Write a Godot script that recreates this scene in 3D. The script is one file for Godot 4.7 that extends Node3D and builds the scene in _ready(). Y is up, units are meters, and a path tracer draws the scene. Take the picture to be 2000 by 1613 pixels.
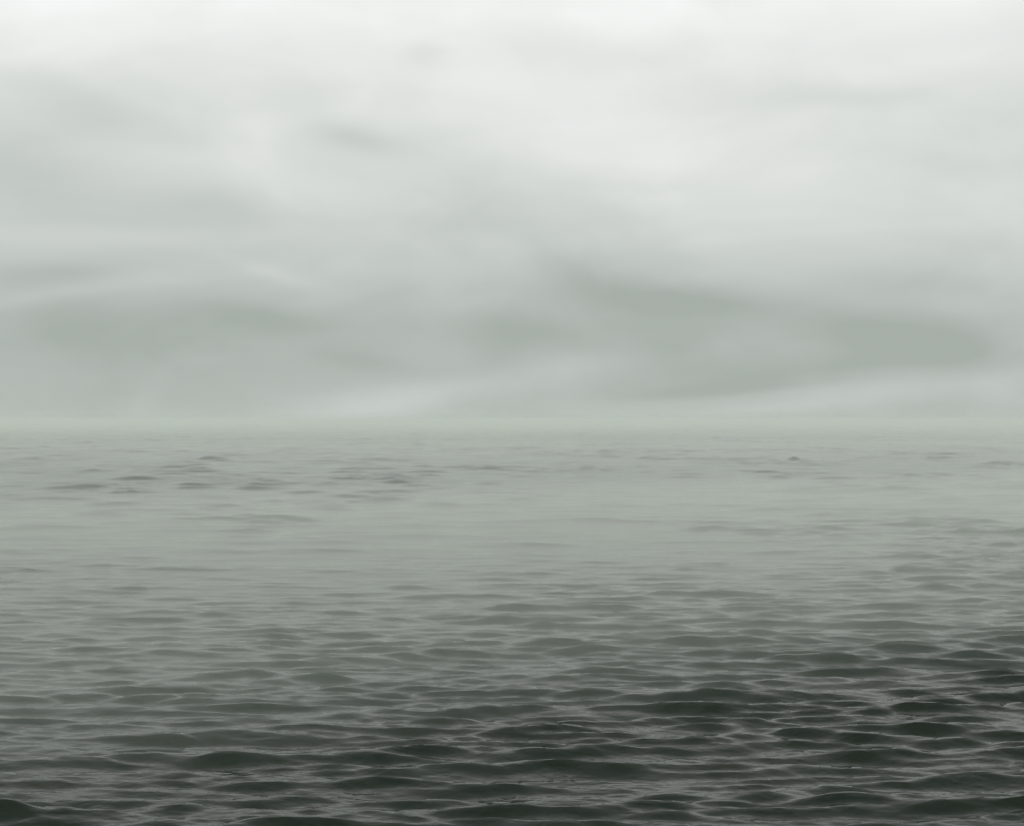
extends Node3D
# Open sea under low overcast cloud, seen from a few metres above the water, with thin mist lying on the surface.

const EYE_HEIGHT := 4.0
const FOV := 34.0
const TILT := 0.315            # degrees the lens looks above the level

var rng := RandomNumberGenerator.new()


# ---------------------------------------------------------------- sky

# Banks and wisps of cloud: azimuth and elevation of the middle in degrees (azimuth 0 is the way the camera looks, right is
# positive), half length and half thickness in degrees, slope in degrees, strength, and how much sharper the underside is.
var clouds := [
	[-18.45, 15.69, 4.34, 1.30, 0.0, 8.0, 1.0],
	[-17.47, 12.54, 2.39, 0.91, -10.0, -13.0, 1.0],
	[-19.61, 10.34, 3.48, 2.06, 0.0, -15.0, 1.0],
	[-13.43, 11.52, 1.52, 0.52, -4.0, -7.0, 1.0],
	[-6.70, 11.72, 1.63, 0.46, -10.0, -12.0, 1.0],
	[-3.69, 15.16, 1.09, 0.61, 0.0, -11.0, 1.0],
	[-10.31, 10.17, 1.30, 2.39, 20.0, 5.0, 1.0],
	[-12.81, 8.85, 3.26, 0.78, 3.0, -10.0, 1.0],
	[-17.07, 7.45, 5.21, 0.39, 2.0, 5.0, 1.0],
	[-18.06, 6.09, 2.82, 0.61, 8.0, -11.0, 1.4],
	[-18.84, 5.10, 3.26, 0.30, 11.0, 8.0, 1.0],
	[-10.42, 6.19, 2.61, 0.30, -16.0, 7.0, 1.0],
	[-10.63, 4.35, 2.82, 0.56, -9.0, -13.0, 1.0],
	[-14.25, 3.39, 7.17, 1.30, 0.0, -8.0, 1.0],
	[-6.49, 2.61, 1.85, 0.50, -12.0, -9.0, 1.0],
	[-1.09, 3.92, 1.95, 0.83, 0.0, -6.0, 1.0],
	[-6.06, 0.56, 4.13, 0.91, 7.0, 16.0, 1.0],
	[-2.82, 1.15, 4.78, 0.70, 10.0, 9.0, 1.1],
	[0.00, 1.76, 3.69, 0.52, 6.0, 5.0, 1.0],
	[0.65, 15.89, 2.17, 1.30, 0.0, -7.0, 1.0],
	[4.55, 15.04, 1.95, 0.87, 0.0, -5.0, 1.0],
	[13.84, 13.08, 4.56, 0.52, -3.0, -7.0, 1.5],
	[18.84, 10.19, 3.04, 0.65, 0.0, -6.0, 1.0],
	[10.31, 9.76, 9.34, 2.93, -9.0, 10.0, 1.0],
	[2.82, 12.20, 5.43, 1.52, -4.0, 5.0, 1.0],
	[4.12, 5.53, 3.26, 1.00, -10.0, -13.0, 1.0],
	[7.13, 4.79, 3.26, 0.74, -4.0, -7.0, 1.0],
	[2.82, 6.29, 1.95, 1.09, -30.0, -7.0, 1.0],
	[8.62, 4.78, 2.39, 0.48, -2.0, -11.0, 1.0],
	[6.92, 6.89, 1.52, 0.70, -20.0, -5.0, 1.0],
	[15.47, 5.65, 2.82, 0.56, -4.0, -6.0, 1.0],
	[6.92, 2.61, 1.95, 1.04, -20.0, -8.0, 1.0],
	[9.68, 3.02, 2.17, 0.78, 0.0, 6.0, 1.0],
	[15.87, 3.19, 2.71, 0.70, -14.0, -18.0, 1.1],
	[14.66, 2.29, 4.13, 0.78, 4.0, -11.0, 2.4],
	[10.31, 1.30, 3.91, 0.52, 5.0, -11.0, 2.6],
	[6.27, 1.10, 3.04, 0.39, 2.0, -9.0, 1.6],
	[15.67, 1.11, 7.82, 0.65, 5.0, 14.0, 1.0],
	[11.57, 0.51, 4.34, 0.22, 3.0, 6.0, 1.0],
	[1.09, 3.49, 2.61, 0.65, -4.0, -8.0, 1.0],
	[2.60, 2.36, 3.48, 0.52, 3.0, 5.0, 1.0],
	[20.38, 3.68, 1.95, 2.39, 0.0, 6.0, 1.0],
	[-2.17, 8.42, 5.65, 1.30, -10.0, -5.0, 1.0],
]
# mean tone of the overcast by elevation (8-bit tone of the photograph's greys)
var tone_at := [[-2.0, 186.0], [0.0, 187.0], [0.9, 185.0], [2.2, 183.0], [3.9, 184.0], [5.3, 192.0], [6.5, 201.0], [7.9, 208.0], [9.4, 214.0], [11.0, 219.0], [12.9, 225.0], [14.8, 232.0], [16.7, 243.0], [22.0, 245.0], [90.0, 245.0]]
var wisps := FastNoiseLite.new()
var warp := FastNoiseLite.new()


func tone_of(el: float) -> float:
	for k in range(1, tone_at.size()):
		if el <= tone_at[k][0]:
			var a: float = tone_at[k - 1][0]
			var t: float = (el - a) / (tone_at[k][0] - a)
			t = t * t * (3.0 - 2.0 * t) * 0.5 + t * 0.5
			return lerpf(tone_at[k - 1][1], tone_at[k][1], t)
	return 245.0


func sky_color(az: float, el: float) -> Color:
	var d := Vector3(sin(deg_to_rad(az)) * cos(deg_to_rad(el)), sin(deg_to_rad(el)) * 2.4, -cos(deg_to_rad(az)) * cos(deg_to_rad(el)))
	var w := warp.get_noise_3dv(d)
	var w2 := warp.get_noise_3dv(d + Vector3(7.3, 1.1, 3.7))
	var e := d + Vector3(w, w2 * 0.45, w2) * 0.1
	var n := wisps.get_noise_3dv(e)
	var tone := tone_of(el) + n * 10.0 - 22.0 * smoothstep(17.0, 45.0, absf(az)) * smoothstep(2.0, 9.0, el)   # the overcast is set duller to the sides and behind, out of view
	# drift the banks a little with the same noise so that none is a clean oval
	var a2 := az + w * 0.7 + n * 0.3
	var e2 := el + w2 * 0.14 + n * 0.14
	for c in clouds:
		var dx: float = a2 - c[0]
		if absf(dx) > c[2] * 2.9 + 1.0:
			continue
		var dy: float = e2 - c[1]
		var s: float = deg_to_rad(c[4])
		var u: float = (dx * cos(s) + dy * sin(s)) / c[2]
		var v: float = (dy * cos(s) - dx * sin(s)) / c[3]
		if v < 0.0:
			v *= c[6]
		var r := u * u + v * v
		if r < 8.0:
			tone += c[5] * 0.9 * exp(-r)
	tone = 164.0 + 5.0 * log(1.0 + exp((tone - 165.0) / 5.0))      # the thickest cloud is still this bright
	var g := clampf(tone, 120.0, 252.0) / 255.0
	# the greys lean to green where they are darker
	var lean := clampf((1.0 - g) * 1.0, 0.0, 0.4)
	return Color(g * (1.0 - 0.11 * lean), g * (1.0 + 0.02 * lean), g * (1.0 - 0.085 * lean)).srgb_to_linear()


func sky_part(x0: int, x1: int, y0: int, y1: int, width: int) -> Image:
	var im := Image.create(x1 - x0, y1 - y0, false, Image.FORMAT_RGBF)
	for y in range(y0, y1):
		var el := 90.0 - (y + 0.5) * 360.0 / width
		for x in range(x0, x1):
			im.set_pixel(x - x0, y - y0, sky_color((x + 0.5) * 360.0 / width - 180.0, el))
	return im


func make_sky() -> Sky:
	wisps.seed = 11
	wisps.noise_type = FastNoiseLite.TYPE_SIMPLEX_SMOOTH
	wisps.frequency = 5.5
	wisps.fractal_octaves = 5
	wisps.fractal_gain = 0.56
	warp.seed = 4
	warp.noise_type = FastNoiseLite.TYPE_SIMPLEX_SMOOTH
	warp.frequency = 3.0
	warp.fractal_octaves = 2
	var whole := sky_part(0, 512, 0, 256, 512)
	whole.resize(4096, 2048, Image.INTERPOLATE_CUBIC)
	var x0 := int((180.0 - 42.0) / 360.0 * 2048)
	var x1 := int((180.0 + 42.0) / 360.0 * 2048)
	var y0 := int((90.0 - 40.0) / 360.0 * 2048)
	var fine := sky_part(x0, x1, y0, 513, 2048)                     # the clouds ahead are drawn finer
	fine.resize(fine.get_width() * 2, fine.get_height() * 2, Image.INTERPOLATE_CUBIC)
	whole.blit_rect(fine, Rect2i(0, 0, fine.get_width(), fine.get_height()), Vector2i(x0 * 2, y0 * 2))
	var m := PanoramaSkyMaterial.new()
	m.panorama = ImageTexture.create_from_image(whole)
	var s := Sky.new()
	s.sky_material = m
	return s


# ---------------------------------------------------------------- waves

# A square of sea that repeats, as heights and forward shifts from a spectrum of wind waves (inverse Fourier transform).
func wave_field(n: int, side: float, peak: float, shortest: float, longest: float, slope: float, spread: float, heading: float, seed_: int) -> Array:
	rng.seed = seed_
	var re := PackedFloat64Array()
	var im := PackedFloat64Array()
	re.resize(n * n)
	im.resize(n * n)
	var ar := PackedFloat64Array()
	var ai := PackedFloat64Array()
	ar.resize(n * n)
	ai.resize(n * n)
	var half := n >> 1
	var kp := TAU / peak
	var total := 0.0
	var wind := Vector2(sin(heading), cos(heading))
	for b in n:
		var kb := (b if b < half else b - n) * TAU / side
		for a in n:
			var ka := (a if a < half else a - n) * TAU / side
			var k := sqrt(ka * ka + kb * kb)
			if k < 1e-6 or a == half or b == half:
				continue
			var length := TAU / k
			if length < shortest or length > longest:
				continue
			var c := (ka * wind.x + kb * wind.y) / k
			var p := exp(-1.1 * (kp / k) * (kp / k)) / (k * k * k * k) * pow(absf(c), spread)
			if c < 0.0:
				p *= 0.08
			var amp := sqrt(p)
			ar[b * n + a] = amp * rng.randfn()
			ai[b * n + a] = amp * rng.randfn()
			total += p * k * k * 2.0
	var norm := slope / sqrt(maxf(total, 1e-30) * 2.0) * sqrt(2.0)
	# hermitian sum so that heights are real; the forward shift D rides in the imaginary part
	for b in n:
		var nb := (n - b) % n
		var kb := (b if b < half else b - n) * TAU / side
		for a in n:
			var i := b * n + a
			var j := nb * n + (n - a) % n
			var hr := (ar[i] + ar[j]) * 0.5 * norm
			var hi := (ai[i] - ai[j]) * 0.5 * norm
			if hr == 0.0 and hi == 0.0:
				continue
			var ka := (a if a < half else a - n) * TAU / side
			var q := kb / sqrt(ka * ka + kb * kb)
			# D^ = -i q H ;  H + i D^ = H (1 + q)
			re[i] = hr * (1.0 + q)
			im[i] = hi * (1.0 + q)
	fourier(re, im, n)
	return [re, im, n, side]


func fourier(re: PackedFloat64Array, im: PackedFloat64Array, n: int) -> void:
	var bits := int(round(log(n) / log(2.0)))
	var rev := PackedInt32Array()
	rev.resize(n)
	for i in n:
		var r := 0
		for b in bits:
			if i & (1 << b):
				r |= 1 << (bits - 1 - b)
		rev[i] = r
	var cs := PackedFloat64Array()
	var sn := PackedFloat64Array()
	for i in n >> 1:
		cs.append(cos(TAU * i / n))
		sn.append(sin(TAU * i / n))
	var xr := PackedFloat64Array()
	var xi := PackedFloat64Array()
	xr.resize(n)
	xi.resize(n)
	for way in 2:
		var step := 1 if way == 0 else n
		var line := n if way == 0 else 1
		for l in n:
			var o := l * line
			var some := false
			for i in n:
				var at := o + rev[i] * step
				xr[i] = re[at]
				xi[i] = im[at]
				if xr[i] != 0.0:
					some = true
			if not some:
				continue
			var size := 2
			while size <= n:
				var h := size >> 1
				var jump := n / size
				for s in range(0, n, size):
					var t := 0
					for p in range(s, s + h):
						var c := cs[t]
						var d := sn[t]
						var br := xr[p + h]
						var bi := xi[p + h]
						var vr := br * c - bi * d
						var vi := br * d + bi * c
						xr[p + h] = xr[p] - vr
						xi[p + h] = xi[p] - vi
						xr[p] += vr
						xi[p] += vi
						t += jump
				size <<= 1
			for i in n:
				re[o + i * step] = xr[i]
				im[o + i * step] = xi[i]


# how much wind is on the water: rough close by and more so to the right, a calm lane further out, light air beyond
func calm_or_rough(x: float, dist: float) -> float:
	var near := 1.0 - smoothstep(17.0, 52.0, dist - x * 0.7)
	var far := smoothstep(62.0, 105.0, dist + x * 0.45)
	return 0.58 + near * 0.82 + far * 0.08


func make_sea() -> MeshInstance3D:
	var waves := wave_field(512, 36.0, 0.85, 0.24, 4.5, 0.38, 9.0, 0.06, 21)
	var ripples := wave_field(256, 9.3, 0.36, 0.1, 0.62, 0.25, 5.0, -0.1, 5)
	var swell := wave_field(256, 140.0, 3.3, 1.4, 25.0, 0.14, 6.0, 0.1, 8)
	var fine := wave_field(256, 2.6, 0.14, 0.03, 0.3, 0.085, 2.0, 0.0, 17)
	var gust := FastNoiseLite.new()
	gust.seed = 3
	gust.noise_type = FastNoiseLite.TYPE_SIMPLEX_SMOOTH
	gust.frequency = 0.007
	gust.fractal_octaves = 6
	gust.fractal_gain = 0.62
	var paws := FastNoiseLite.new()      # cat's paws: small patches of wind
	paws.seed = 19
	paws.noise_type = FastNoiseLite.TYPE_SIMPLEX_SMOOTH
	paws.frequency = 0.05
	paws.fractal_octaves = 4
	paws.fractal_gain = 0.55
	# rows of the grid lie across the view, closer together near the shore end; columns fan out with distance
	var rows := PackedFloat64Array()
	var gap := PackedFloat64Array()
	var d := 8.5
	while d < 4500.0:
		var g := d * (0.0031 if d < 400.0 else 0.0031 + minf((d - 400.0) / 1500.0, 1.0) * 0.006)
		rows.append(d)
		gap.append(g)
		d += g
	var columns := 860
	var n := columns + 1
	var count := rows.size() * n
	var pos := PackedVector3Array()
	var nor := PackedVector3Array()
	var uv := PackedVector2Array()
	pos.resize(count)
	nor.resize(count)
	uv.resize(count)
	var fields := [waves, ripples, swell]
	var rms := 0.075
	var stretch := [0.52, 0.55, 0.75]      # crests run long across the view
	var lean := -0.3                     # how far crests tip over, away from the shore
	var chop := [-0.38, -0.25, -0.6]
	for r in rows.size():
		var dist := rows[r]
		var width := 5.0 + dist * 0.66
		var fade := [1.0, clampf(1.4 - gap[r] / 0.16, 0.0, 1.0), 1.0]
		for c in n:
			var x := (c * 2.0 / columns - 1.0) * width
			var z := -dist
			var gx := gust.get_noise_2d(x, z * 1.1)
			var px2 := paws.get_noise_2d(x, z * 0.5)
			var puff := lerpf(0.25 + 2.0 * smoothstep(-0.1, 0.5, px2 * 0.8 + gx * 0.5), 1.0, clampf(1.8 - dist / 26.0, 0.0, 0.8))
			var strong := minf(calm_or_rough(x, dist) * puff, 1.4)
			var open := smoothstep(28.0, 66.0, dist - x * 0.3)
			var heavy := lerpf(0.5, 0.7 + 1.0 * smoothstep(-0.4, 0.4, px2 * 0.6 + gx * 0.25 - x / (dist * 3.0 + 1.0)), open)
			var y := 0.0
			var dz := 0.0
			for f in 3:
				var amount: float = fade[f]
				if amount <= 0.0:
					continue
				amount *= strong if f != 2 else heavy
				var h: PackedFloat64Array = fields[f][0]
				var s: PackedFloat64Array = fields[f][1]
				var m: int = fields[f][2]
				var k: float = m / float(fields[f][3])
				var px := x * k * float(stretch[f])
				var pz := z * k
				var ix := floori(px)
				var iz := floori(pz)
				px -= ix
				pz -= iz
				var i0 := ix & (m - 1)
				var i1 := (ix + 1) & (m - 1)
				var j0 := (iz & (m - 1)) * m
				var j1 := ((iz + 1) & (m - 1)) * m
				var w00 := (1.0 - px) * (1.0 - pz) * amount
				var w10 := px * (1.0 - pz) * amount
				var w01 := (1.0 - px) * pz * amount
				var w11 := px * pz * amount
				y += h[i0 + j0] * w00 + h[i1 + j0] * w10 + h[i0 + j1] * w01 + h[i1 + j1] * w11
				dz += (s[i0 + j0] * w00 + s[i1 + j0] * w10 + s[i0 + j1] * w01 + s[i1 + j1] * w11) * float(chop[f])
			y *= 1.0 + 0.2 * clampf(y / rms, -2.0, 3.0)      # crests peaked, troughs flat
			pos[r * n + c] = Vector3(x, y, z + dz + lean * y)
			uv[r * n + c] = Vector2(x, z)
	var last := rows.size() - 1
	for r in rows.size():
		var ra := maxi(r - 1, 0) * n
		var rb := mini(r + 1, last) * n
		for c in n:
			var a := pos[r * n + mini(c + 1, columns)] - pos[r * n + maxi(c - 1, 0)]
			var b := pos[rb + c] - pos[ra + c]
			nor[r * n + c] = a.cross(b).normalized()
	var index := PackedInt32Array()
	index.resize(last * columns * 6)
	var i := 0
	for r in last:
		for c in columns:
			var p := r * n + c
			index[i] = p
			index[i + 1] = p + n
			index[i + 2] = p + 1
			index[i + 3] = p + 1
			index[i + 4] = p + n
			index[i + 5] = p + n + 1
			i += 6
	var arrays := []
	arrays.resize(Mesh.ARRAY_MAX)
	arrays[Mesh.ARRAY_VERTEX] = pos
	arrays[Mesh.ARRAY_NORMAL] = nor
	arrays[Mesh.ARRAY_TEX_UV] = uv
	arrays[Mesh.ARRAY_INDEX] = index
	var mesh := ArrayMesh.new()
	mesh.add_surface_from_arrays(Mesh.PRIMITIVE_TRIANGLES, arrays)
	# plain water beyond the reach of the waved sheet: behind the lens and off to the sides
	var rest := []
	rest.resize(Mesh.ARRAY_MAX)
	rest[Mesh.ARRAY_VERTEX] = PackedVector3Array([Vector3(-4500, -0.7, -4400), Vector3(4500, -0.7, -4400), Vector3(4500, -0.7, 1500), Vector3(-4500, -0.7, 1500)])
	rest[Mesh.ARRAY_NORMAL] = PackedVector3Array([Vector3.UP, Vector3.UP, Vector3.UP, Vector3.UP])
	rest[Mesh.ARRAY_TEX_UV] = PackedVector2Array([Vector2(-4500, -4400), Vector2(4500, -4400), Vector2(4500, 1500), Vector2(-4500, 1500)])
	rest[Mesh.ARRAY_INDEX] = PackedInt32Array([0, 1, 2, 0, 2, 3])
	mesh.add_surface_from_arrays(Mesh.PRIMITIVE_TRIANGLES, rest)
	var m := StandardMaterial3D.new()
	m.resource_name = "sea_water"
	m.albedo_color = Color(0.003, 0.008, 0.0036).linear_to_srgb()
	m.roughness = 0.06
	m.metallic_specular = 0.295
	# the smallest ripples, as fine relief
	var low := 1e9
	var high := -1e9
	for v in fine[0]:
		low = minf(low, v)
		high = maxf(high, v)
	var relief := Image.create(fine[2], fine[2], false, Image.FORMAT_RF)
	for b in fine[2]:
		for a in fine[2]:
			relief.set_pixel(a, b, Color((fine[0][b * fine[2] + a] - low) / (high - low), 0, 0))
	m.heightmap_enabled = true
	m.heightmap_texture = ImageTexture.create_from_image(relief)
	m.heightmap_scale = (high - low) * 100.0
	m.uv1_scale = Vector3(0.75 / fine[3], 1.0 / fine[3], 1.0)
	mesh.surface_set_material(0, m)
	mesh.surface_set_material(1, m)
	var o := MeshInstance3D.new()
	o.name = "sea"
	o.mesh = mesh
	o.set_meta("kind", "structure")
	o.set_meta("label", "dark grey green sea with low choppy waves fading into mist")
	add_child(o)
	return o


func make_mist() -> void:
	# mist that hugs the water in layers: nearest and farthest reach ahead, top above the water, density, turn in degrees
	for layer in [[17.0, 58.0, 1.1, 0.027, 28.0], [20.0, 72.0, 0.9, 0.013, 22.0], [22.0, 215.0, 1.0, 0.0045, 10.0], [24.0, 5000.0, 1.2, 0.0028, 3.0], [24.0, 5000.0, 5.0, 0.0014, 0.0]]:
		var m := FogMaterial.new()
		m.resource_name = "sea_mist"
		m.albedo = Color(0.958, 1.0, 0.97)
		m.density = layer[3]
		var f := FogVolume.new()
		f.name = "mist_layer"
		f.shape = RenderingServer.FOG_VOLUME_SHAPE_BOX
		var reach: float = layer[1] - layer[0]
		f.size = Vector3(maxf(400.0, reach * 2.0), layer[2] + 1.5, reach)
		var turn: float = deg_to_rad(layer[4])
		f.rotation.y = turn
		f.position = Vector3(0, layer[2] - f.size.y * 0.5, -layer[0]) + Vector3(0, 0, -reach * 0.5).rotated(Vector3.UP, turn)
		f.material = m
		f.set_meta("kind", "stuff")
		f.set_meta("label", "pale low mist lying on the open water")
		add_child(f, true)


func _ready() -> void:
	# camera
	var cam := Camera3D.new()
	cam.name = "camera"
	cam.fov = FOV
	cam.near = 0.1
	cam.far = 20000.0
	cam.position = Vector3(0, EYE_HEIGHT, 0)
	cam.rotation_degrees.x = TILT
	add_child(cam)
	cam.current = true
	# overcast sky and the mist on the water
	var env := Environment.new()
	env.background_mode = Environment.BG_SKY
	env.sky = make_sky()
	env.sky_rotation = Vector3(0, PI, 0)
	env.tonemap_mode = Environment.TONE_MAPPER_LINEAR
	env.tonemap_exposure = 1.6
	env.background_energy_multiplier = 1.0 / 1.6
	env.fog_enabled = true
	env.fog_density = 0.0003
	env.fog_light_color = Color(0.975, 1.0, 0.985)
	env.volumetric_fog_enabled = true
	env.volumetric_fog_density = 0.0
	env.sdfgi_enabled = true
	env.ssao_enabled = true
	env.ssil_enabled = true
	var we := WorldEnvironment.new()
	we.name = "world_environment"
	we.environment = env
	add_child(we)
	# the sun, spread out by the cloud
	var sun := DirectionalLight3D.new()
	sun.name = "sun"
	sun.light_energy = 0.5
	sun.light_angular_distance = 20.0
	sun.light_color = Color(1.0, 0.98, 0.94)
	sun.shadow_enabled = true
	sun.rotation_degrees = Vector3(-52, 20, 0)
	add_child(sun)
	make_sea()
	make_mist()
